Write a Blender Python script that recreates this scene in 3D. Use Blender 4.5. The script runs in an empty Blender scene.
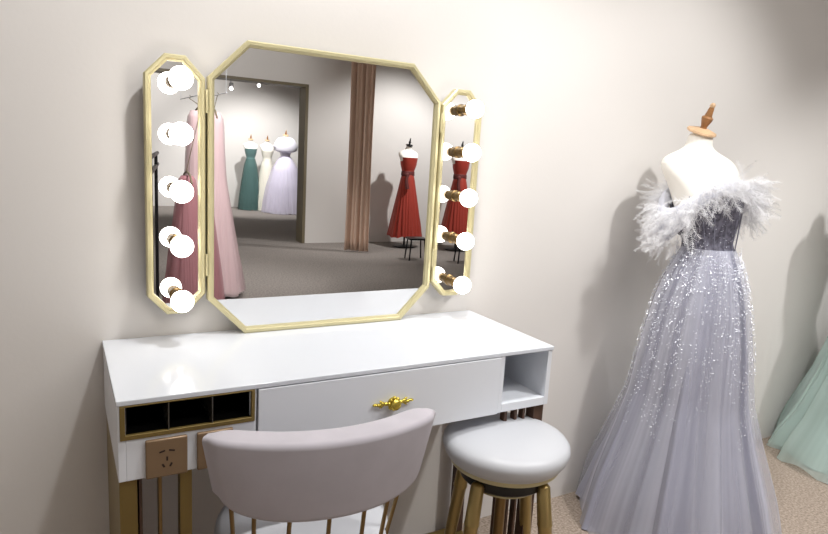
import bpy, bmesh, math, random
from mathutils import Vector, Matrix
C = bpy.context.scene.collection
PI = math.pi
rnd = random.Random(7)

# ------------------------------------------------------------------ materials
def mat(name, col, rough=.5, metal=0., noise=0., nscale=40., bump=0., bscale=200., spec=None,
        emit=None, estr=0., sheen=0., coat=0., col2=None, subsurf=0., wave=None):
    m = bpy.data.materials.new(name); m.use_nodes = True
    nt = m.node_tree; b = nt.nodes['Principled BSDF']
    b.inputs['Base Color'].default_value = (*col, 1); b.inputs['Roughness'].default_value = rough
    b.inputs['Metallic'].default_value = metal
    if spec is not None: b.inputs['Specular IOR Level'].default_value = spec
    if sheen: b.inputs['Sheen Weight'].default_value = sheen
    if coat: b.inputs['Coat Weight'].default_value = coat
    if subsurf: b.inputs['Subsurface Weight'].default_value = subsurf
    if emit: b.inputs['Emission Color'].default_value = (*emit, 1); b.inputs['Emission Strength'].default_value = estr
    tc = nt.nodes.new('ShaderNodeTexCoord')
    if noise:
        n = nt.nodes.new('ShaderNodeTexNoise'); n.inputs['Scale'].default_value = nscale; n.inputs['Detail'].default_value = 4
        mx = nt.nodes.new('ShaderNodeMix'); mx.data_type = 'RGBA'
        c2 = col2 or tuple(max(0, c*(1-noise)) for c in col)
        mx.inputs[6].default_value = (*col, 1); mx.inputs[7].default_value = (*c2, 1)
        nt.links.new(tc.outputs['Object'], n.inputs['Vector'])
        r = nt.nodes.new('ShaderNodeMapRange'); r.inputs[1].default_value = .35; r.inputs[2].default_value = .65
        nt.links.new(n.outputs['Fac'], r.inputs[0]); nt.links.new(r.outputs[0], mx.inputs[0])
        nt.links.new(mx.outputs[2], b.inputs['Base Color'])
    if bump:
        n2 = nt.nodes.new('ShaderNodeTexNoise'); n2.inputs['Scale'].default_value = bscale; n2.inputs['Detail'].default_value = 3
        bp = nt.nodes.new('ShaderNodeBump'); bp.inputs['Strength'].default_value = bump; bp.inputs['Distance'].default_value = .004
        nt.links.new(tc.outputs['Object'], n2.inputs['Vector']); nt.links.new(n2.outputs['Fac'], bp.inputs['Height'])
        nt.links.new(bp.outputs['Normal'], b.inputs['Normal'])
    return m

def tulle(name, col, alpha, streak=0.):
    m = bpy.data.materials.new(name); m.use_nodes = True; nt = m.node_tree
    out = nt.nodes['Material Output']; nt.nodes.remove(nt.nodes['Principled BSDF'])
    d = nt.nodes.new('ShaderNodeBsdfDiffuse'); d.inputs[0].default_value = (*col, 1)
    t = nt.nodes.new('ShaderNodeBsdfTranslucent'); t.inputs[0].default_value = (*col, 1)
    tr = nt.nodes.new('ShaderNodeBsdfTransparent')
    a = nt.nodes.new('ShaderNodeMixShader'); a.inputs[0].default_value = .35
    b = nt.nodes.new('ShaderNodeMixShader'); b.inputs[0].default_value = alpha
    nt.links.new(d.outputs[0], a.inputs[1]); nt.links.new(t.outputs[0], a.inputs[2])
    nt.links.new(tr.outputs[0], b.inputs[1]); nt.links.new(a.outputs[0], b.inputs[2])
    nt.links.new(b.outputs[0], out.inputs[0])
    if streak:      # net gathered into denser and looser pleats around the skirt
        tc = nt.nodes.new('ShaderNodeTexCoord'); sp = nt.nodes.new('ShaderNodeSeparateXYZ'); at = nt.nodes.new('ShaderNodeMath'); at.operation = 'ARCTAN2'
        nt.links.new(tc.outputs['Object'], sp.inputs[0]); nt.links.new(sp.outputs[0], at.inputs[0]); nt.links.new(sp.outputs[1], at.inputs[1])
        cb = nt.nodes.new('ShaderNodeCombineXYZ'); nt.links.new(at.outputs[0], cb.inputs[0])
        ml = nt.nodes.new('ShaderNodeMath'); ml.operation = 'MULTIPLY'; ml.inputs[1].default_value = .09
        nt.links.new(sp.outputs[2], ml.inputs[0]); nt.links.new(ml.outputs[0], cb.inputs[1])
        nz = nt.nodes.new('ShaderNodeTexNoise'); nz.inputs['Scale'].default_value = 2.2; nz.inputs['Detail'].default_value = 3; nz.inputs['Roughness'].default_value = .65
        nt.links.new(cb.outputs[0], nz.inputs['Vector'])
        mr = nt.nodes.new('ShaderNodeMapRange'); mr.inputs[1].default_value = .36; mr.inputs[2].default_value = .66
        mr.inputs[3].default_value = max(.05, alpha-streak); mr.inputs[4].default_value = min(.95, alpha+streak)
        nt.links.new(nz.outputs['Fac'], mr.inputs[0]); nt.links.new(mr.outputs[0], b.inputs[0])
    return m

def srgb(r, g, b):
    f = lambda c: ((c/255+.055)/1.055)**2.4 if c/255 > .04045 else c/255/12.92
    return (f(r), f(g), f(b))

M = {}
M['wall'] = mat('wall_paint', srgb(222,218,214), .85, bump=.05, bscale=90)
M['ceiling'] = mat('ceiling_paint', srgb(228,224,218), .9)
M['carpet'] = mat('carpet', srgb(184,168,154), .98, noise=.5, nscale=120, bump=.7, bscale=240, col2=srgb(140,126,113))
M['darkcarpet'] = mat('grey_carpet', srgb(150,142,136), .98, noise=.4, nscale=60)
M['white'] = mat('white_lacquer', srgb(220,224,231), .16, coat=.3)
M['whitefront'] = mat('white_satin', srgb(226,229,235), .3)
M['gold'] = mat('champagne_gold', srgb(206,197,156), .36, .3)
M['brass'] = mat('olive_brass', srgb(134,114,66), .38, .5)
M['brasspol'] = mat('polished_brass', srgb(212,190,84), .25, .8)
M['rosebrass'] = mat('antique_brass', srgb(134,110,72), .3, .8)
M['browngold'] = mat('brushed_brown_gold', srgb(140,116,90), .38, .35, bump=.05)
M['wooddk'] = mat('dark_wood', srgb(84,58,44), .5, noise=.3, nscale=20)
M['black'] = mat('black_lining', srgb(14,13,12), .35)
M['blackmetal'] = mat('black_metal', srgb(22,22,24), .4, .3)
M['stoolgold'] = mat('bronze_gold', srgb(172,150,98), .3, .7)
M['darkslot'] = mat('dark_slot', srgb(40,22,16), .6)
M['mirror'] = mat('mirror_glass', (.93,.93,.93), .0, 1.)
M['bulb'] = mat('lit_bulb', (1,1,1), .3, emit=(1,.94,.86), estr=7.)
M['lamp'] = mat('lit_lens', (1,1,1), .3, emit=(1,.95,.88), estr=12.)
M['velvet'] = mat('lilac_grey_velvet', srgb(186,181,188), .8, sheen=.08, noise=.06, nscale=18)
M['seat'] = mat('pale_seat_velvet', srgb(222,224,230), .75, sheen=.3)
M['leather'] = mat('pale_grey_leather', srgb(200,202,207), .42, bump=.03, bscale=120)
M['form'] = mat('cream_linen', srgb(244,240,232), .8, bump=.08, bscale=300)
M['wood'] = mat('pale_turned_wood', srgb(230,192,152), .45, noise=.25, nscale=30)
M['wooddark'] = mat('brown_turned_wood', srgb(172,122,76), .4, noise=.3, nscale=30)
M['bead'] = mat('silver_beads', srgb(236,238,246), .25, .25)
M['feather'] = tulle('white_feather', srgb(252,252,254), .72)
M['lilac_lining'] = mat('lilac_grey_satin', srgb(156,157,173), .6, sheen=.2)
M['lilac_tulle'] = tulle('lilac_grey_tulle', srgb(228,229,240), .44, .4)
M['bodice'] = mat('charcoal_lilac_corset', srgb(78,76,88), .5, noise=.35, nscale=70, col2=srgb(120,119,134))
M['seam'] = mat('corset_seam', srgb(122,121,136), .5)
M['mint_lining'] = mat('mint_satin', srgb(186,208,202), .6, sheen=.2)
M['mint_tulle'] = tulle('mint_tulle', srgb(218,236,232), .55, .25)
M['curtain'] = mat('dusty_brown_curtain', srgb(220,190,170), .9, sheen=.2)
def cloth(n, a): return mat(n, a, .65, sheen=.2)

# ------------------------------------------------------------------ mesh helpers
class MB:
    def __init__(s): s.bm = bmesh.new()
    def box(s, a, b, rot=None, piv=None):
        vs = [s.bm.verts.new((x, y, z)) for x in (a[0], b[0]) for y in (a[1], b[1]) for z in (a[2], b[2])]
        for f in ((0,1,3,2),(4,6,7,5),(0,4,5,1),(2,3,7,6),(0,2,6,4),(1,5,7,3)): s.bm.faces.new([vs[i] for i in f])
        if rot is not None: bmesh.ops.rotate(s.bm, verts=vs, cent=Vector(piv or (0,0,0)), matrix=rot)
        return vs
    def loft(s, rings, cap0=True, cap1=True, closed=True):
        vr = [[s.bm.verts.new(p) for p in r] for r in rings]
        n = len(vr[0])
        for i in range(len(vr)-1):
            for j in range(n if closed else n-1):
                k = (j+1) % n
                s.bm.faces.new((vr[i][j], vr[i][k], vr[i+1][k], vr[i+1][j]))
        if closed and cap0: s.bm.faces.new(vr[0][::-1])
        if closed and cap1: s.bm.faces.new(vr[-1])
        return vr
    def lathe(s, prof, p0=(0,0,0), axis=(0,0,1), seg=32, sx=1., sy=1.):
        q = Vector((0,0,1)).rotation_difference(Vector(axis).normalized()); p0 = Vector(p0)
        rings = []
        for r, h in prof:
            rings.append([p0 + q @ Vector((max(r,1e-4)*sx*math.cos(2*PI*k/seg), max(r,1e-4)*sy*math.sin(2*PI*k/seg), h)) for k in range(seg)])
        return s.loft(rings)
    def rod(s, a, b, r0, r1=None, seg=14):
        a = Vector(a); b = Vector(b); d = b-a
        s.lathe([(r0, 0), (r1 if r1 is not None else r0, d.length)], a, d, seg)
    def tube(s, pts, r, seg=12, closed=False):
        pts = [Vector(p) for p in pts]; rings = []; n = len(pts); up = None
        for i, p in enumerate(pts):
            t = (pts[(i+1) % n]-pts[i-1]) if closed else (pts[min(i+1, n-1)]-pts[max(i-1, 0)])
            t.normalize()
            if up is None: up = t.orthogonal().normalized()
            up = (up - t*up.dot(t)).normalized(); w = t.cross(up)
            rr = r[i] if isinstance(r, (list, tuple)) else r
            rings.append([p + (up*math.cos(2*PI*k/seg)+w*math.sin(2*PI*k/seg))*rr for k in range(seg)])
        if closed:
            vr = s.loft(rings, False, False)
            for j in range(seg):
                k = (j+1) % seg; s.bm.faces.new((vr[-1][j], vr[-1][k], vr[0][k], vr[0][j]))
        else: s.loft(rings)
    def sphere(s, c, r, seg=20, rings=12, rot=None):
        rr = r if isinstance(r, (tuple, list)) else (r, r, r)
        m = Matrix.Translation(Vector(c)) @ (rot.to_4x4() if rot else Matrix.Identity(4)) @ Matrix.Diagonal((*rr, 1))
        bmesh.ops.create_uvsphere(s.bm, u_segments=seg, v_segments=rings, radius=1, matrix=m)
    def build(s, name, m, parent=None, smooth=True, bevel=0., subd=0, off=None, ang=.7):
        if off is not None: bmesh.ops.translate(s.bm, verts=s.bm.verts, vec=-Vector(off))
        bmesh.ops.recalc_face_normals(s.bm, faces=s.bm.faces)
        me = bpy.data.meshes.new(name); s.bm.to_mesh(me); s.bm.free()
        if isinstance(m, (list, tuple)):
            for k in m: me.materials.append(k)
        else: me.materials.append(m)
        o = bpy.data.objects.new(name, me); C.objects.link(o)
        if parent: o.parent = parent
        if smooth:
            for p in me.polygons: p.use_smooth = True
            me.set_sharp_from_angle(angle=ang)
        if bevel:
            bv = o.modifiers.new('bevel', 'BEVEL'); bv.width = bevel; bv.segments = 3; bv.limit_method = 'ANGLE'; bv.angle_limit = .6
        if subd:
            sd = o.modifiers.new('subd', 'SUBSURF'); sd.levels = subd; sd.render_levels = subd
        return o

def thing(name, label, cat, loc=(0,0,0), rz=0., group=None):
    o = bpy.data.objects.new(name, None); C.objects.link(o); o.empty_display_size = .1
    o.location = loc; o.rotation_euler = (0,0,rz); tag(o, label, cat, group); return o
def tag(o, label, cat, group=None):
    o['label'] = label; o['category'] = cat
    if group: o['group'] = group
    return o
def struct(o):
    o['kind'] = 'structure'; return o
def lab(o, t): o['label'] = t; return o

# ------------------------------------------------------------------ room shell
H = .78                       # desk top height
XL, XR, YB, ZC = -1.5, 7.2, -6.6, 2.75
b = MB(); b.box((XL-.1, -2.3, -.1), (XR+.1, .1, 0)); struct(b.build('floor', M['carpet'], smooth=False))
b = MB(); b.box((XL-.1, -12.1, -.1), (XR+.1, -2.3, 0)); struct(b.build('floor', M['darkcarpet'], smooth=False))
b = MB(); b.box((XL-.1, -12.1, ZC), (XR+.1, .1, ZC+.1)); struct(b.build('ceiling', M['ceiling'], smooth=False))
b = MB(); b.box((XL-.1, 0, 0), (XR+.1, .1, ZC)); struct(b.build('wall_front', M['wall'], smooth=False))
b = MB(); b.box((XL-.1, -12, 0), (XL, 0, ZC)); struct(b.build('wall_left', M['wall'], smooth=False))
b = MB(); b.box((XR, -12, 0), (XR+.1, 0, ZC)); struct(b.build('wall_right', M['wall'], smooth=False))
b = MB(); b.box((XL-.1, -12.1, 0), (XR+.1, -11.7, ZC)); struct(b.build('wall_far', M['wall'], smooth=False))
# partition with a wide opening, behind the camera (seen in the mirror)
b = MB(); b.box((2.84, YB-.22, 0), (XR, YB, ZC)); b.box((XL, YB-.22, 2.11), (2.84, YB, ZC)); b.box((XL, YB-.22, 0), (-.6, YB, 2.11))
struct(b.build('wall_back', M['wall'], smooth=False))
M['jamb'] = mat('olive_jamb', srgb(120,110,88), .5)
b = MB(); b.box((2.80, YB-.235, 0), (2.84, YB+.015, 2.11)); b.box((-.6, YB-.235, 2.075), (2.80, YB+.015, 2.11)); b.box((-.6, YB-.235, 0), (-.56, YB+.015, 2.075))
struct(b.build('trim_1', M['jamb'], smooth=False))

# ------------------------------------------------------------------ vanity desk
W, D, HB = 1.079, .413, .613
L0 = (W/2, -D/2, 0)
desk = thing('vanity_desk', 'white lacquered vanity desk with gold slatted legs under the octagonal mirror', 'desk', L0)
b = MB(); b.box((-.002, -D-.003, H-.011), (W+.002, -.002, H)); b.build('tabletop', M['white'], desk, bevel=.002, off=L0)
b = MB(); t = .014
zt = H-.0112
b.box((0, -D, HB), (t, -.004, zt))                       # left end panel
b.box((W-t, -D, HB), (W, -.004, zt))                     # right end panel
b.box((t, -.018, HB), (W-t, -.004, zt))                  # back panel
b.box((t, -D, HB), (.266, -D+.014, .699))                # front below the cubby
b.box((.2625, -D, .699), (.266, -D+.014, zt))
b.box((t, -D+.014, HB), (.92, -.018, HB+.012))           # bottom
b.box((.255, -D+.014, HB+.012), (.2665, -.018, zt))
b.box((.906, -D, HB), (.919, -.018, zt))                 # stile beside niche
b.box((.919, -D, HB), (W-t, -.018, .636))                # niche floor
b.build('cabinet_body', M['whitefront'], desk, smooth=False, bevel=.0012, off=L0)
# cubby with gold frame and black lining
b = MB(); x0, x1, z0, z1 = .004, .2625, .6985, .7685; fw = .0075; yf = -D-.003
b.box((x0, yf, z0), (x1, -D+.006, z0+fw+.002)); b.box((x0, yf, z1-.003), (x1, -D+.006, z1))
b.box((x0, yf, z0+fw), (x0+fw+.002, -D+.006, z1-.003)); b.box((x1-fw, yf, z0+fw), (x1, -D+.006, z1-.003))
b.build('cubby_frame', M['brass'], desk, smooth=False, bevel=.001, off=L0)
b = MB(); b.box((t+.002, -D+.007, z0+.002), (x1-fw, -.08, z0+.008)); b.box((t+.002, -.085, z0+.008), (x1-fw, -.08, z1-.002))
b.box((t+.0005, -D+.007, z0+.008), (t+.003, -.085, z1-.002)); b.box((x1-fw, -D+.015, z0+.002), (x1-fw+.0015, -.08, z1-.002)); b.box((t+.003, -D+.007, z1-.004), (x1-fw, -.085, z1-.002))
b.build('cubby_lining', M['black'], desk, smooth=False, off=L0)
M['divider'] = mat('smoked_divider', srgb(70,66,60), .2)
for xd in (.092, .176):
    b = MB(); b.box((xd-.0012, -D-.001, z0+fw+.002), (xd+.0012, -.09, z1-.004)); b.build('cubby_divider', M['divider'], desk, smooth=False, off=L0)
# drawer with ornate pull
b = MB(); b.box((.2695, -D-.004, .6125), (.9035, -D+.012, .767))
dr = b.build('drawer', M['whitefront'], desk, smooth=False, bevel=.0012, off=L0)
b = MB(); hx, hz, hy = .588, .693, -D-.004
b.lathe([(.012,0),(.013,.003),(.008,.006),(.006,.014),(.011,.017),(.0135,.021),(.011,.025),(.005,.027)], (hx, hy, hz), (0,-1,0), 20)
for k in range(8):
    a = 2*PI*k/8; b.sphere((hx+.0125*math.cos(a), hy-.010, hz+.0125*math.sin(a)), (.0058,.005,.0058), 10, 6)
for sg in (-1, 1):
    for d, rx, rz_, dz in ((.020,.007,.0045,0),(.029,.0075,.006,.001),(.038,.006,.004,-.001),(.047,.0075,.0035,.001)):
        b.sphere((hx+sg*d, hy-.006, hz+dz), (rx,.0045,rz_), 12, 7)
    b.sphere((hx+sg*.031, hy-.006, hz+.006), (.007,.003,.0025), 10, 6, Matrix.Rotation(sg*-.6, 3, 'Y'))
    b.sphere((hx+sg*.031, hy-.006, hz-.005), (.007,.003,.0025), 10, 6, Matrix.Rotation(sg*.6, 3, 'Y'))
    b.rod((hx, hy-.004, hz), (hx+sg*.05, hy-.004, hz), .0025)
lab(b.build('handle', M['brasspol'], dr, off=L0), 'ornate gold floral drawer pull')
# power sockets on the apron
for k, (xa, xb) in enumerate(((.048,.126),(.1445,.2165))):
    b = MB(); b.box((xa, -D-.010, .6135), (xb, -D-.0005, .6935))
    so = b.build('power_socket', M['browngold'], desk, bevel=.003, off=L0)
    xc = (xa+xb)/2; ys = -D-.0107; b = MB()
    for sx in (-1, 1):
        b.box((xc+sx*.009-.0055, ys, .6665), (xc+sx*.009+.0055, ys+.002, .6695), Matrix.Rotation(sx*.25, 3, 'Y'), (xc+sx*.009, ys, .668))
        b.box((xc+sx*.007-.0018, ys, .634), (xc+sx*.007+.0018, ys+.002, .642), Matrix.Rotation(sx*.5, 3, 'Y'), (xc+sx*.007, ys, .638))
    b.box((xc-.0016, ys, .6475), (xc+.0016, ys+.002, .656))
    b.build('socket_holes', M['darkslot'], so, smooth=False, off=L0)
# slatted gold pedestals
def bar(xa, xb, ya, yb, m, name='leg'):
    b = MB(); b.box((xa, ya, .022), (xb, yb, HB-.0005)); return b.build(name, m, desk, smooth=False, bevel=.0015, off=L0)
bar(.0015, .034, -D+.012, -.03, M['brass'])
bar(.037, .043, -D+.014, -.05, M['wooddk'], 'slat')
bar(.073, .080, -D+.014, -D+.034, M['rosebrass'], 'slat')
bar(.114, .138, -D+.012, -D+.040, M['brass'], 'slat')
bar(.949-.006, .949+.004, -D+.014, -D+.034, M['wooddk'], 'slat')
bar(.983-.005, .983+.004, -D+.014, -D+.034, M['wooddk'], 'slat')
bar(1.011-.005, 1.011+.004, -D+.014, -D+.034, M['wooddk'], 'slat')
bar(1.043, 1.077, -D+.012, -D+.046, M['wooddk'])
bar(1.043, 1.077, -.064, -.03, M['wooddk'])
for xa, xb in ((.0015,.138),(.943,1.077)):
    b = MB(); b.box((xa, -D+.012, 0), (xb, -.03, .0215)); b.build('plinth', M['brass'], desk, smooth=False, bevel=.002, off=L0)

# ------------------------------------------------------------------ mirror with lamp wings
YM = .037; XM, WM, ZT = .568, .6555, 1.522
mloc = (XM, -YM, H)
mirror = thing('vanity_mirror', 'octagonal three-panel vanity mirror in a champagne gold frame standing on the desk', 'mirror', mloc)
def octo(w, z0, z1, cx, cz, ins=0.):
    """outline of a chamfered rectangle x in [-w/2,w/2], inset by ins"""
    p = [(-w/2+cx,z1),(w/2-cx,z1),(w/2,z1-cz),(w/2,z0+cz),(w/2-cx,z0),(-w/2+cx,z0),(-w/2,z0+cz),(-w/2,z1-cz)]
    if not ins: return p
    n = len(p); out = []
    for i in range(n):
        a, c, d = Vector(p[i-1]), Vector(p[i]), Vector(p[(i+1) % n])
        e1 = (c-a).normalized(); e2 = (d-c).normalized()
        n1 = Vector((e1.y,-e1.x)); n2 = Vector((e2.y,-e2.x))   # inward for clockwise order
        m = (n1+n2).normalized(); out.append(tuple(c + m*ins/max(.3, m.dot(n1))))
    return out
def frame_mesh(w, z0, z1, cx, cz, fw, yf, yb, xf):
    """ring moulding: outer edge, raised front, inner lip; xf maps (x,y,z)"""
    prof = [(0,yb),(0,yf+.003),(.003,yf),(fw-.006,yf),(fw-.004,yf+.004),(fw,yf+.006),(fw,yb)]
    b = MB(); rings = [[xf(x, y, z) for x, z in octo(w, z0, z1, cx, cz, i)] for i, y in prof]
    vr = b.loft(rings, False, False)
    for j in range(8):
        k = (j+1) % 8; b.bm.faces.new((vr[-1][j], vr[-1][k], vr[0][k], vr[0][j]))
    return b
def plate(w, z0, z1, cx, cz, ins, ya, yb, xf):
    b = MB(); b.loft([[xf(x, y, z) for x, z in octo(w, z0, z1, cx, cz, ins)] for y in (ya, yb)]); return b
idt = lambda x, y, z: (x, y, z)
HM = ZT-H; CX, CZ = .0943, .0962
frame_mesh(WM, 0, HM, CX, CZ, .0155, -.012, .012, idt).build('frame', M['gold'], mirror, ang=.4)
plate(WM, 0, HM, CX, CZ, .0140, 0., .004, idt).build('mirror_glass', M['mirror'], mirror, smooth=False)
plate(WM, 0, HM, CX, CZ, .004, .0125, .0165, idt).build('backing_board', M['wooddk'], mirror, smooth=False)
ww = .137; zw0, zw1 = CZ-.030, HM-CZ+.042
ccx, ccz = .045, .048
tilt = math.radians(2.5)
for sg in (-1, 1):
    # wing local frame: u from hinge outwards
    hx = sg*(WM/2+.006); tilt = math.radians(3.0 if sg > 0 else .8)
    def xf(x, y, z, sg=sg, hx=hx):
        u = (ww/2+x) if sg > 0 else (ww/2-x)          # 0 at hinge
        return (hx+sg*(u*math.cos(tilt)) - sg*y*math.sin(tilt)*-1*-1, y*math.cos(tilt)-u*math.sin(tilt), z)
    wing = frame_mesh(ww, zw0, zw1, ccx, ccz, .0155, -.011, .012, xf).build('side_wing', M['gold'], mirror, ang=.4)
    plate(ww, zw0, zw1, ccx, ccz, .0145, 0., .004, xf).build('wing_glass', M['mirror'], wing, smooth=False)
    plate(ww, zw0, zw1, ccx, ccz, .003, .0125, .016, xf).build('wing_backing', M['whitefront'], wing, smooth=False)
    for zb in (1.409, 1.286, 1.155, 1.027, .894):
        p = Vector(xf(0, -.0005, zb-H)); n = Vector((-sg*math.sin(tilt), -math.cos(tilt), 0))
        b = MB(); b.lathe([(.0175,0),(.0175,.004),(.0145,.006),(.0145,.030),(.0155,.031),(.0155,.034),(.0145,.035),(.0145,.050),(.012,.054)], p, n, 24)
        s = b.build('lamp_socket', M['rosebrass'], wing)
        b = MB(); b.lathe([(.0118,.052)]+[(.0265*math.sin(a), .0795-.0265*math.cos(a)) for a in [PI*k/20 for k in range(3, 21)]], p, n, 28)
        b.build('bulb', M['bulb'], wing)
    for za in (.16, .56):
        b = MB(); b.rod((sg*(WM/2+.003), -.012, za), (sg*(WM/2+.003), -.012, za+.055), .0034, seg=10)
        b.build('hinge', M['gold'], mirror)

# ------------------------------------------------------------------ vanity chair
CHX, CHY, CHR = .397, -.36, math.radians(-6)
ch = thing('vanity_chair', 'lilac grey velvet chair with curved back and gold spindles in front of the desk', 'chair', (CHX, CHY, 0), CHR)
# back: arc, centre of curvature on the +y side
def back_pt(a, R): return (R*math.sin(a), .17-R*math.cos(a))
b = MB(); rings = []; A = math.radians(36.2); N = 40; R = .40; zc_l, zc_h = .557, .730
for i in range(N+1):
    u = -1+2*i/N; a = A*u
    e = 1                      # ends round off
    zt_ = zc_h; zb_ = zc_l + .035*abs(u)**4
    th = .036*max(.45, (1-abs(u)**14))
    mid, hh = (zt_+zb_)/2, (zt_-zb_)/2*(1-.10*abs(u)**14)
    ring = []
    cr = min(.013, th*.6); sect = []
    for qx, qz, q0 in ((1,1,0),(-1,1,PI/2),(-1,-1,PI),(1,-1,1.5*PI)):
        for k in range(5):
            q = q0+PI/2*k/4; sect.append((qx*(th-cr)+cr*math.cos(q), qz*(hh-cr)+cr*math.sin(q)))
    for rr, zz in sect:
        lean = (zz+mid-.62)*.10            # back reclines a little
        x, y = back_pt(a, R+rr)
        ring.append((x*(1-.13*(zc_h-mid-zz)/(zc_h-zc_l)), y-lean, mid+zz))
    rings.append(ring)
b.loft(rings); b.build('backrest', M['velvet'], ch, ang=1.2)
for u in (-.93, -.70, -.37, 0, .37, .70, .93):
    x0, y0 = back_pt(A*u*.97, R); x0 *= .88; x1, y1 = .19*math.sin(u*1.15), .0-.185*math.cos(u*1.15)
    b = MB(); b.rod((x0, y0+.008, .60 if abs(u) < .9 else .61), (x1, y1+.0, .345), .0048, seg=10); b.build('spindle', M['rosebrass'], ch)
b = MB(); b.lathe([(.0,.352),(.17,.352),(.192,.362),(.203,.385),(.200,.408),(.185,.424),(.14,.432),(.0,.436)], (0,0,0), seg=48); b.build('seat', M['seat'], ch)
b = MB(); b.tube([(.195*math.cos(2*PI*k/48), .195*math.sin(2*PI*k/48), .344) for k in range(48)], .008, 10, True); b.build('seat_ring', M['rosebrass'], ch)
for k in range(4):
    a = PI/4+k*PI/2
    b = MB(); b.rod((.15*math.cos(a), .15*math.sin(a), .352), (.215*math.cos(a), .215*math.sin(a), 0), .0125, .008); b.build('leg', M['rosebrass'], ch)

# ------------------------------------------------------------------ round stool
SX, SY = .918, -.445; DZ = .024
st = thing('round_stool', 'round swivel stool with pale grey leather cushion and bronze gold legs', 'stool', (SX, SY, 0))
RS = .166
def up(p): return [(r_, h+DZ) for r_, h in p]
b = MB(); b.lathe(up([(.0,.478),(RS*.80,.478),(RS*.90,.483),(RS*.965,.498),(RS,.516),(RS*.99,.528),(RS*.94,.538),(RS*.84,.545),(RS*.6,.551),(RS*.3,.554),(.0,.5545)]), seg=64)
b.build('cushion', M['leather'], st)
b = MB(); b.lathe(up([(.0,.466),(RS*.80,.466),(RS*.86,.469),(RS*.86,.480),(.0,.480)]), seg=56); b.build('seat_rim', M['gold'], st)
b = MB(); b.lathe(up([(.0,.424),(.108,.424),(.114,.430),(.114,.462),(.108,.4665),(.0,.4665)]), seg=40); b.build('swivel_plate', M['black'], st)
b = MB(); b.lathe(up([(.0,.408),(.088,.408),(.092,.412),(.092,.4245),(.0,.4245)]), seg=40); b.build('swivel_ring', M['gold'], st)
b = MB(); b.lathe([(.0145,.10),(.0145,.4085+DZ)], seg=20); b.build('column', M['rosebrass'], st)
b = MB(); b.tube([(.155*math.cos(2*PI*k/48), .155*math.sin(2*PI*k/48), .14) for k in range(48)], .007, 10, True); b.build('foot_ring', M['brass'], st)
for a in (-69.7, -159.7, 110.3, 20.3):
    a = math.radians(a)
    b = MB(); c, s = math.cos(a), math.sin(a)
    p0 = Vector((.118*c, .118*s, .447+DZ)); p1 = Vector((.185*c, .185*s, 0)); d = p1-p0; Ld = d.length
    b.lathe([(.004,-.003),(.013,.0),(.0175,.007),(.019,.10),(.0200,.104),(.019,.108),(.018,.11),(.0160,.30),(.013,Ld)], p0, d, 20)
    b.build('leg', M['stoolgold'], st)

# ------------------------------------------------------------------ dress forms and gowns
def sup(cx, cy, ax, ay, n=48, e=2.2):
    o = []
    for k in range(n):
        q = 2*PI*k/n; c, s = math.cos(q), math.sin(q)
        o.append((cx+ax*math.copysign(abs(c)**(2/e), c), cy+ay*math.copysign(abs(s)**(2/e), s)))
    return o
def dress_form(label, loc, rz, skin, wood, wood2, group=None, back=0.):
    """a torso facing local -y, waist at z 1.0"""
    t = thing('dress_form', label, 'mannequin', loc, rz, group)
    S = [(.90,0,.02,.090,.075),(.96,0,.02,.078,.062),(1.02,0,.02,.076,.060),(1.08,0,.018,.088,.072),(1.14,0,.014,.105,.088),(1.19,0,.012,.118,.096),
         (1.23,0,.02,.130,.088),(1.265,0,.032,.146,.075),(1.295,0,.042,.148,.062),(1.315,0,.044,.132,.054),(1.330,0,.044,.100,.048),
         (1.343,0,.042,.066,.043),(1.356,0,.038,.047,.040),(1.375,0,.031,.041,.039),(1.405,0,.022,.040,.039)]
    b = MB(); b.loft([[(x, y+back*max(0, z-1.0), z) for x, y in sup(cx, cy, ax, ay, 48, 2.3 if z < 1.33 else 2)] for z, cx, cy, ax, ay in S])
    b.build('torso', skin, t, subd=1)
    n = Vector((.05, -.36, 1)).normalized(); p = Vector((0, .023+back*.402, 1.402))
    b = MB(); b.lathe([(.0,0),(.047,0),(.050,.004),(.048,.009),(.020,.017),(.0,.018)], p, n, 32); b.build('neck_cap', wood, t)
    b = MB(); b.lathe([(.012,.016),(.010,.022),(.0125,.030),(.018,.046),(.019,.054),(.012,.060),(.011,.068),(.009,.084),(.0075,.090)], p, n, 24)
    f = b.build('finial', wood2, t)
    b = MB(); b.lathe([(.0075,.0895),(.009,.092),(.009,.099),(.005,.104),(.0,.105)], p, n, 20); b.build('finial_tip', wood, f)
    b = MB(); b.rod((0,.02,.03), (0,.02,.905), .014); b.build('pole', wood2, t)
    b = MB(); b.lathe([(.0,0),(.15,0),(.15,.014),(.03,.03),(.0,.03)], (0,.02,0), seg=36); b.build('base', wood2, t)
    return t

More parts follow.
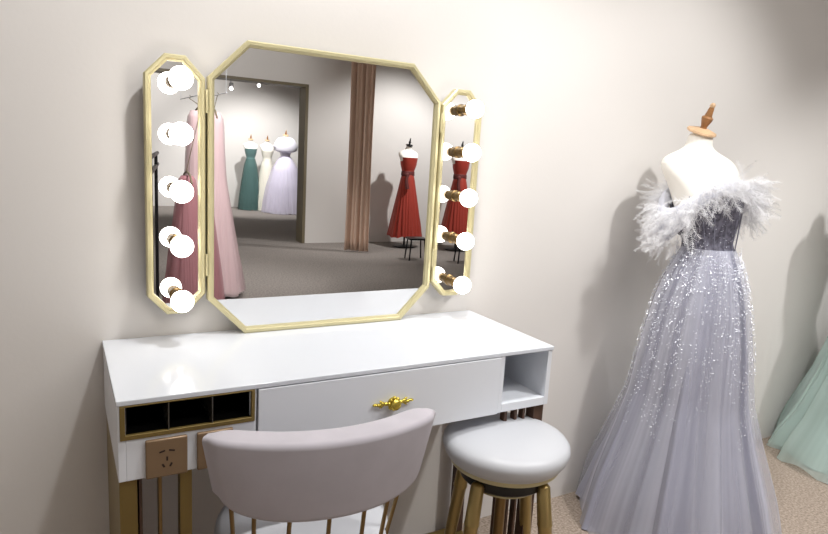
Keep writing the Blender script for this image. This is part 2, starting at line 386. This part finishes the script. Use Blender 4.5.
def fold_fn(n, seed, freqs=(7,9,11,13,16,19,23,29)):
    r = random.Random(seed); comps = []
    for k in range(n):
        comps.append((r.choice(freqs), r.uniform(0, 2*PI), r.uniform(.5, 1), r.uniform(-.5, .5)))
    tot = sum(c[2] for c in comps)
    w1, w2, w3 = r.uniform(0, 6), r.uniform(0, 6), r.uniform(0, 6)
    def f(th, t):
        v = 0; th = th+.28*math.sin(2*th+w1)+.16*math.sin(3*th+w2+1.2*t)+.05*math.sin(7*th+w3-2*t)
        for fr, ph, am, tw in comps:
            s = math.sin(fr*th+ph+tw*t*2.0); v += am*(1-(s*s+.04)**.5)   # pinched crests
        return v/tot-.36
    return f
def skirt_rings(prof, fold, amp, cx=0, cy=0, lean=(0,0), nth=240, nz=44, scale=1., zmin=.004, sy=1., hemvar=.0, seed=0, clamp=None):
    zs = [p[0] for p in prof]; z1, z0 = zs[0], zs[-1]
    def rad(z):
        for (za, ra), (zb, rb) in zip(prof, prof[1:]):
            if z <= za and z >= zb: return ra+(rb-ra)*((za-z)/(za-zb) if za > zb else 0)
        return prof[-1][1]
    r_ = random.Random(seed); ph = r_.uniform(0, 6)
    rings = []
    for i in range(nz+1):
        t = i/nz; z = z1+(z0-z1)*t; r = rad(z)*scale; ring = []
        for j in range(nth):
            th = 2*PI*j/nth
            a = amp*(min(1, t*1.6+.10))
            rr = r*(1+a*fold(th, t)*(.55+.6*t))
            zz = z
            if t > .9: zz = z + hemvar*(t-.9)*10*(math.sin(5*th+ph)+.6*math.sin(11*th))
            ring.append((cx+lean[0]*t+rr*math.cos(th), cy+lean[1]*t+rr*math.sin(th)*sy, max(zmin, zz)))
        if clamp:
            lx, ly, rz, lim = clamp; cs, sn = math.cos(rz), math.sin(rz)
            out = []
            for x, y, zz in ring:
                wy = ly + sn*x + cs*y
                if wy > lim-.03: y -= (wy-(lim-.03*math.exp(-(wy-lim+.03)/.03)))/cs     # cloth settles against the wall
                out.append((x, y, zz))
            ring = out
        rings.append(ring)
    return rings, rad

def gown(name, label, loc, rz, prof, mats, seed, amp=.3, group=None, bod=None, nth=240, nz=40, overlay=1.06, bodice_top=1.19, topz=None, vdip=0., clamp=None, back=0., freqs=(7,9,11,13,16,19,23,29)):
    g = thing(name, label, 'dress', loc, rz, group)
    f = fold_fn(6, seed, freqs); cl = (loc[0], loc[1], rz, clamp-.004) if clamp is not None else None; cl2 = (loc[0], loc[1], rz, clamp) if clamp is not None else None
    rings, rad = skirt_rings(prof, f, amp, cy=.02, nth=nth, nz=nz, scale=.93, hemvar=.012, seed=seed, clamp=cl)
    b = MB(); b.loft(rings, False, False); sk = b.build('skirt', mats[0], g, ang=3)
    if mats[1]:
        f2 = fold_fn(7, seed+5, freqs)
        rings, _ = skirt_rings(prof, f2, amp*1.15, cy=.02, nth=nth, nz=nz, scale=overlay, hemvar=.016, seed=seed+1, clamp=cl2)
        b = MB(); b.loft(rings, False, False); b.build('overskirt', mats[1], g, ang=3)
    S = [(prof[0][0]-.015,.02,prof[0][1]+.004,prof[0][1]-.004),(prof[0][0]+.02,.02,.083,.067),(1.08,.018,.094,.078),(1.14,.014,.111,.094),(bodice_top,.012,.124,.102)]
    rings = [[(x, y+back*max(0, z-1.0), z) for x, y in sup(0, cy, ax, ay, 64, 2.3)] for z, cy, ax, ay in S]
    if topz:
        for i in (3, 4):
            for k in range(64):
                q = 2*PI*k/64; zt2 = topz(math.cos(q), math.sin(q)); x, y, z = rings[i][k]
                z2 = zt2 if i == 4 else min(z, zt2-.03); rings[i][k] = (x, y+back*(z2-z), z2)
    if vdip:
        for k in range(64):
            q = 2*PI*k/64; fr = max(0, -math.sin(q))**3; x, y, z = rings[0][k]; o_ = 1+.78*fr
            rings[0][k] = (x*o_*1.02, y*o_*1.02, z-vdip*fr)
            x, y, z = rings[1][k]; rings[1][k] = (x*(1.03+.22*fr), y*(1.03+.22*fr), z-.015*fr)
    b = MB(); b.loft(rings, False, False)
    bo = b.build('bodice', mats[2], g)
    return g, rad

# --- the lilac grey gown beside the desk
GX, GY, GR, BK = 1.825, -.33, math.radians(-12), .26
def ringz(c, s_):
    arm = abs(c)**2.2
    return 1.205 - (.115 if c < 0 else .02)*arm + (.022*(1-arm) if s_ < 0 else 0)
dress_form('cream dress form with turned wooden neck cap wearing the lilac feathered gown', (GX, GY, 0), GR, M['form'], M['wood'], M['wooddark'], back=BK)
PROF = [(1.02,.080),(.99,.093),(.95,.110),(.90,.128),(.83,.146),(.70,.168),(.50,.194),(.37,.230),(.18,.290),(.0,.335)]
g, rad = gown('evening_gown', 'lilac grey tulle ball gown with white feather off-shoulder trim right of the desk', (GX, GY, 0), GR, PROF,
              (M['lilac_lining'], M['lilac_tulle'], M['bodice']), 3, amp=.70, nth=360, nz=48, overlay=1.06, clamp=-.01, back=BK, bodice_top=1.205, topz=lambda c, s_: ringz(c, s_)-.002, vdip=0., freqs=(2,2,3,3,4,5,8))
# beadwork: scattered vines over the upper skirt and the bodice
b = MB(); r = random.Random(11)
def bead(p, s):
    a = r.uniform(0, 6); v = [b.bm.verts.new((p[0]+s*x, p[1]+s*y, p[2]+s*z)) for x, y, z in
        ((math.cos(a),math.sin(a),0),(-math.sin(a),math.cos(a),0),(-math.cos(a),-math.sin(a),0),(math.sin(a),-math.cos(a),0),(0,0,1),(0,0,-1))]
    for i in range(4):
        b.bm.faces.new((v[i], v[(i+1) % 4], v[4])); b.bm.faces.new((v[(i+1) % 4], v[i], v[5]))
for k in range(46):
    th = 2*PI*k/46+r.uniform(-.06,.06); z = 1.0+r.uniform(-.02,.02); ln = r.uniform(.25,.62); zend = z-ln; w = r.uniform(-.2,.2)
    while z > zend:
        z -= r.uniform(.004,.016); th += r.uniform(-.07,.07)+w*.02
        rr = rad(min(1.02, z))*1.075+.003
        dens = 3 if z > .88 else (2 if r.random() < .5 else 1)
        for q in range(dens):
            t2 = th+r.uniform(-.012,.012)/rr; z2 = z+r.uniform(-.012,.012)
            bead((rr*math.cos(t2), .02+rr*math.sin(t2), z2), r.uniform(.0012,.0025))
for k in range(520):
    z = r.uniform(1.0, 1.185); th = r.uniform(0, 2*PI); u = (z-1.0)/.19
    ax, ay = .081+.045*u, .065+.040*u
    bead(((ax)*math.cos(th), .018+BK*(z-1)+(ay)*math.sin(th), z), r.uniform(.0010,.0020))
for k in range(420):
    th = r.uniform(0, 2*PI); z = 1.005+r.gauss(0, .018)-.05*max(0, -math.sin(th))**3; rr = rad(max(.9, min(1.0, z)))*1.10+.004
    bead((rr*math.cos(th), .02+rr*.98*math.sin(th), z), r.uniform(.0012,.0024))
o = b.build('beadwork', M['bead'], g, smooth=False); o['kind'] = 'stuff'
# boning seams on the corset
for k in range(7):
    th = -PI/2+(k-3)*.36
    b = MB(); pts = []
    for i in range(9):
        u = i/8; z = 1.0+.19*u; ax, ay = .083+.044*u, .067+.039*u
        e = 2/2.3; c, s = math.cos(th), math.sin(th)
        pts.append((ax*math.copysign(abs(c)**e, c), .018+BK*(z-1)+ay*math.copysign(abs(s)**e, s), z))
    b.tube(pts, .0018, 6); b.build('boning_seam', M['seam'], g)
# feather trim: plumes around the off-shoulder line
b = MB(); r = random.Random(5)
def plume(p, d, L, wdt):
    p = Vector(p); d = Vector(d).normalized(); side = d.cross(Vector((r.uniform(-1,1), r.uniform(-1,1), r.uniform(-1,1)))).normalized()
    droop = Vector((0,0,-1))*r.uniform(.1,.5); n = 16; pts = []
    for i in range(n+1):
        t = i/n; pts.append(p + d*L*t + droop*L*t*t*.5 + side*L*.12*math.sin(t*2.5))
    for i in range(1, n+1):
        t = i/n; q = pts[i]; tg = (pts[i]-pts[i-1]).normalized()
        for sgn in (-1, 1):
            bl = wdt*(1-.55*t)*r.uniform(.6,1.2)
            e = q + (side*sgn*.8 + tg*.7 + Vector((r.uniform(-.3,.3), r.uniform(-.3,.3), r.uniform(-.35,.2))))*bl
            h = tg*.0012
            b.bm.faces.new([b.bm.verts.new(q-h), b.bm.verts.new(q+h), b.bm.verts.new(e)])
    for i in range(n):
        w = side*.0012; b.bm.faces.new([b.bm.verts.new(pts[i]-w), b.bm.verts.new(pts[i]+w), b.bm.verts.new(pts[i+1])])
for k in range(620):
    th = r.uniform(0, 2*PI); c, s = math.cos(th), math.sin(th)
    arm = abs(c)**2.2
    ax, ay = .160, .118
    z = ringz(c, s) + r.uniform(-.03,.03)*(1+arm) - arm*r.uniform(0,.03)
    p = (ax*c, .012+BK*.2+ay*s, z)
    d = (c*r.uniform(.3,1)+r.uniform(-.5,.5), s*r.uniform(.3,1)+r.uniform(-.5,.5), r.uniform(-.8,.6)-.35*arm)
    plume(p, d, r.uniform(.05,.09), .026)
o = b.build('feather_trim', M['feather'], g, smooth=False); o['kind'] = 'stuff'
lab(o, 'fluffy white off-shoulder feather trim')
# soft off-shoulder band under the feathers
M['band'] = mat('white_tulle_band', srgb(214,216,226), .9)
b = MB(); rings = []
for j in range(72):
    th = 2*PI*j/72; c, s = math.cos(th), math.sin(th); arm = abs(c)**2.5
    cz = ringz(c, s); hw = .026+.030*arm; ro = 1+.02*math.sin(9*th)
    rings.append([(.146*c*ro+.018*c*math.cos(q), .014+BK*.2+.108*s*ro+.018*s*math.cos(q), cz+hw*math.sin(q)) for q in [2*PI*k/12 for k in range(12)]])
vr = b.loft(rings, False, False)
for k in range(12):
    k2 = (k+1) % 12; b.bm.faces.new((vr[-1][k], vr[-1][k2], vr[0][k2], vr[0][k]))
b.build('shoulder_band', M['band'], g)

# --- mint gown at the right edge
MX, MY = 3.14, -.37
dress_form('cream dress form wearing the pale mint tulle gown at the right edge', (MX, MY, 0), 0, M['form'], M['wood'], M['wooddark'])
PM = [(1.02,.080),(.95,.11),(.83,.15),(.6,.20),(.4,.245),(.2,.31),(.08,.37),(0,.40)]
gown('evening_gown', 'pale mint green tulle gown at the right edge of the photo', (MX, MY, 0), 0, PM, (M['mint_lining'], M['mint_tulle'], M['mint_lining']), 21, amp=.42, clamp=-.01, freqs=(3,4,5,7,8,11,14,17))

# ------------------------------------------------------------------ things seen in the mirror
def simple_gown(label, loc, rz, prof, cols, seed, amp=.3, overlay=True, **k):
    return gown('evening_gown', label, loc, rz, prof, cols, seed, amp=amp, nth=160, nz=24, **k)
# red dress
RD = (4.14, -6.1, 0)
dress_form('cream dress form on a dark pole wearing the red dress', RD, math.radians(180), M['form'], M['blackmetal'], M['blackmetal'])
red = cloth('red_satin', srgb(160,44,24)); M['reddk'] = cloth('dark_red_sash', srgb(92,20,14))
PR = [(1.02,.085),(.95,.105),(.8,.135),(.55,.185),(.3,.235),(.15,.262)]
g, _ = simple_gown('red satin strapless dress with dark sash reflected in the mirror', RD, math.radians(180), PR, (red, None, red), 31, amp=.22, bodice_top=1.24)
b = MB(); b.lathe([(.092,.985),(.098,1.0),(.096,1.045),(.09,1.055)], (0,.02,0), seg=40, sy=.85); b.build('sash', M['reddk'], g)
b = MB(); b.sphere((.06,-.075,1.0), (.03,.02,.035)); b.tube([(.06,-.08,1.0),(.075,-.095,.92),(.07,-.12,.82)], [.016,.022,.026], 8); b.build('bow', M['reddk'], g)
# low black stool beside it
t = thing('low_stool', 'low black stool on the carpet beside the red dress in the mirror', 'stool', (3.76, -5.12, 0), .2)
b = MB(); b.box((-.11,-.10,.25), (.11,.10,.275)); b.build('stool_top', M['blackmetal'], t, bevel=.006)
for sx in (-1,1):
    for sy in (-1,1):
        b = MB(); b.rod((sx*.085,sy*.075,.25), (sx*.105,sy*.095,0), .009); b.build('leg', M['blackmetal'], t)
# curtain beside the partition
b = MB(); rings = []; P0, P1 = Vector((3.14,-5.88)), Vector((3.37,-5.65)); dd = (P1-P0); nn = Vector((-dd.y, dd.x)).normalized()
for zi, z in enumerate([.02+i*(ZC-.06-.02)/20 for i in range(21)]):
    row = []; sq = 1-.12*math.sin(PI*min(1, z/2.6))*.6
    for k in range(81):
        u = k/80; q = P0+dd*(.5+(u-.5)*sq) + nn*(.026*math.sin(u*2*PI*5)+.02*math.sin(u*2*PI*3+1))
        row.append((q.x, q.y, z))
    rings.append(row)
b.loft(rings, closed=False)
o = b.build('curtain', M['curtain'], ang=3); sm = o.modifiers.new('thick', 'SOLIDIFY'); sm.thickness = .006
tag(o, 'dusty brown floor length curtain gathered beside the partition opening, seen in the mirror', 'curtain')
# gowns in the back room
cw = cloth('white_lilac_satin', srgb(236,233,244)); tw = tulle('white_tulle', srgb(240,234,250), .5)
cc = cloth('ivory_satin', srgb(226,222,208)); ct = cloth('teal_satin', srgb(84,116,114)); tt = tulle('teal_tulle', srgb(110,142,138), .5)
PW = [(1.02,.085),(.95,.14),(.8,.22),(.5,.30),(.2,.35),(0,.37)]
BW = (3.84,-10.6,0)
d_ = dress_form('cream dress form wearing the white ball gown in the back room', BW, PI, M['form'], M['wood'], M['wooddark']); d_.scale = (1.1,1.1,1.08)
g, _ = simple_gown('white off-shoulder ball gown in the back room reflected in the mirror', BW, PI, PW, (cw, tw, cw), 41, amp=.25, bodice_top=1.24); g.scale = (1.1,1.1,1.08)
b = MB(); b.lathe([(.12,1.10),(.20,1.13),(.225,1.2),(.19,1.28),(.16,1.33),(.12,1.36),(.08,1.37)], (0,.02,0), seg=40, sy=.75); b.build('shoulder_ruffle', cw, g)
BC = (3.62,-11.1,0)
dress_form('cream dress form wearing the ivory gown behind the white ball gown', BC, PI, M['form'], M['wood'], M['wooddark'])
simple_gown('narrow ivory gown half behind the white ball gown in the mirror', BC, PI, [(1.02,.085),(.9,.13),(.6,.18),(.2,.25),(0,.27)], (cc, None, cc), 43, amp=.25)
BT = (3.30,-11.15,0)
dress_form('cream dress form wearing the teal gown in the back room', BT, PI, M['form'], M['wood'], M['wooddark'])
g, _ = simple_gown('dark teal gown left of the white ball gown in the mirror', BT, PI, [(1.02,.085),(.9,.12),(.6,.16),(.2,.21),(0,.22)], (ct, tt, ct), 47, amp=.25, bodice_top=1.22)
# pink gowns near the left wing
pk = cloth('pale_pink_satin', srgb(238,214,216)); pt = tulle('pale_pink_tulle', srgb(246,226,228), .5)
rs = cloth('dusty_rose_satin', srgb(190,128,136)); rt = tulle('rose_tulle', srgb(214,168,174), .5)
RK = (1.0,-3.55,0)
t = thing('hanging_rail', 'thin white rail hung from the ceiling holding the pink and rose gowns', 'rack', RK)
b = MB(); b.rod((.95,-4.1,1.62), (.95,-2.95,1.62), .0035); b.build('rail', M['whitefront'], t, off=RK)
for y in (-4.08,-2.97):
    b = MB(); b.rod((.95,y,1.62), (.95,y,ZC), .0012, seg=6); b.build('wire', M['whitefront'], t, off=RK)
def hung(label, loc, prof, cols, seed, sx=1.):
    t = thing('evening_gown', label, 'dress', loc)
    for nm, m_, sc_, sd in (('skirt', cols[0], .93, seed), ('overskirt', cols[1], 1.05, seed+3)):
        rings, _ = skirt_rings(prof, fold_fn(6, sd), .3, nth=140, nz=30, scale=sc_, seed=sd, hemvar=.012, zmin=.02)
        b = MB(); b.loft(rings, True, False); b.build(nm, m_, t, ang=3)
    b = MB(); z = prof[0][0]
    b.tube([(0,-.17,z-.05),(0,-.10,z+.01),(0,0,z+.03),(0,.10,z+.01),(0,.17,z-.05)], .007, 8)
    b.tube([(0,0,z+.03),(0,0,z+.05),(.95-loc[0],0,1.612),(.95-loc[0]+.010,0,1.632),(.95-loc[0],0,1.636)], .003, 6)
    b.build('hanger', M['jamb'], t); return t
hung('pale pink tulle gown hanging at the left edge of the main mirror', (1.02,-3.75,0), [(1.52,.06),(1.46,.085),(1.2,.095),(1.0,.105),(.8,.135),(.5,.18),(.25,.22),(.05,.25)], (pk, pt), 51)
hung('dusty rose tulle gown hanging beside the pale pink gown, seen in the left wing', (.83,-3.25,0), [(1.03,.04),(1.0,.06),(.8,.085),(.5,.12),(.25,.15),(.05,.17)], (rs, rt), 53)
# black clothes rack
t = thing('clothes_rack', 'black metal clothes rack reflected in the left wing mirror', 'rack', (.50,-2.5,0)); ro_ = (.50,-2.5,0)
for p in ((.40,-2.02),(.58,-3.0)):
    b = MB(); b.rod((p[0],p[1],.03), (p[0],p[1],1.19), .011); b.build('post', M['blackmetal'], t, off=ro_)
    b = MB(); b.rod((p[0]-.18,p[1]+.04,.015), (p[0]+.18,p[1]-.04,.015), .013); b.build('foot', M['blackmetal'], t, off=ro_)
for z in (1.10,1.18):
    b = MB(); b.rod((.38,-1.9,z), (.66,-3.45,z), .013); b.build('rail', M['blackmetal'], t, off=ro_)
# back-room ceiling spots that show in the mirror
for k, (x, y, z) in enumerate(((2.30,-8.6,2.16),(2.73,-8.6,2.25))):
    t = thing('ceiling_spotlight', ('lit white spotlight on a drop rod, lower of the pair in the mirror', 'lit white spotlight on a drop rod, higher of the pair in the mirror')[k], 'lamp', (x, y, ZC))
    b = MB(); b.rod((0,0,0), (0,0,z+.05-ZC), .008); b.build('drop_rod', M['whitefront'], t)
    b = MB(); b.lathe([(.0,.055),(.03,.055),(.034,.0),(.030,-.03),(.0,-.03)], (0,0,z-ZC), (0,.5,-.0+1), 20); b.build('lamp_head', M['whitefront'], t)
    b = MB(); b.sphere((0,.016,z-ZC-.033), .026); b.build('lamp_lens', M['lamp'], t)

# ------------------------------------------------------------------ lights
def spot(loc, tgt, power, size=95, blend=.7, r=.05, col=(1,.992,.98)):
    d = bpy.data.lights.new('spot', 'SPOT'); d.energy = power; d.spot_size = math.radians(size); d.spot_blend = blend
    d.shadow_soft_size = r; d.color = col
    o = bpy.data.objects.new('ceiling_or_fill_spot', d); C.objects.link(o); o.location = loc
    o.rotation_euler = (Vector(tgt)-Vector(loc)).to_track_quat('-Z', 'Y').to_euler(); return o
spot((.60,-.66,2.68), (.45,-.12,.9), 74, 115)
spot((1.80,-1.45,2.68), (1.8,-.2,.85), 84, 74)
spot((3.4,-1.5,2.68), (3.1,-.3,.3), 95, 66)
spot((4.6,-4.9,2.68), (4.1,-6.3,1.0), 190, 85)
spot((1.9,-5.0,2.68), (1.9,-5.3,0), 130, 80)
spot((1.6,-4.4,2.60), (1.7,-6.6,2.25), 55, 75)  # added fill spot, brightens the wall above the opening
spot((3.3,-9.6,2.68), (3.6,-11.0,.8), 230, 95)
spot((1.6,-9.6,2.68), (1.8,-11.4,1.3), 150, 110)
spot((1.25,-2.65,2.68), (.95,-3.6,.7), 150, 62)  # added to brighten the hanging pink gowns, no known fixture here
spot((.0,-4.2,2.68), (-.6,-6.5,1.4), 110, 100)
def panel(loc, sx, sy, power):  # broad fill light added to flatten the contrast, not a real fixture
    d = bpy.data.lights.new('panel', 'AREA'); d.shape = 'RECTANGLE'; d.size = sx; d.size_y = sy; d.energy = power; d.color = (1,.995,.985)
    o = bpy.data.objects.new('added_fill_area', d); C.objects.link(o); o.location = loc
panel((1.6,-1.9,2.73), 3.2, .5, 32)

w = bpy.data.worlds.new('world'); bpy.context.scene.world = w; w.use_nodes = True
w.node_tree.nodes['Background'].inputs[0].default_value = (.8,.8,.8,1); w.node_tree.nodes['Background'].inputs[1].default_value = .05

# ------------------------------------------------------------------ camera (solved from the photograph)
pitch, roll, yaw, f = .1749, .0588, .5199, 627.84
F = Vector((math.sin(yaw)*math.cos(pitch), math.cos(yaw)*math.cos(pitch), -math.sin(pitch)))
R0 = Vector((math.cos(yaw), -math.sin(yaw), 0)); U0 = R0.cross(F)
R_ = math.cos(roll)*R0+math.sin(roll)*U0; U_ = -math.sin(roll)*R0+math.cos(roll)*U0
cd = bpy.data.cameras.new('camera'); cd.sensor_width = 36; cd.sensor_fit = 'HORIZONTAL'; cd.lens = f*36/828; cd.clip_start = .02
co = bpy.data.objects.new('camera', cd); C.objects.link(co)
m = Matrix((R_, U_, -F)).transposed().to_4x4(); m.translation = (-.0815, -1.6525, 1.2676); co.matrix_world = m
sc = bpy.context.scene; sc.camera = co
vs = sc.view_settings; vs.view_transform = 'Standard'; vs.look = 'None'; vs.gamma = 1; vs.exposure = 0.27; vs.use_curve_mapping = False
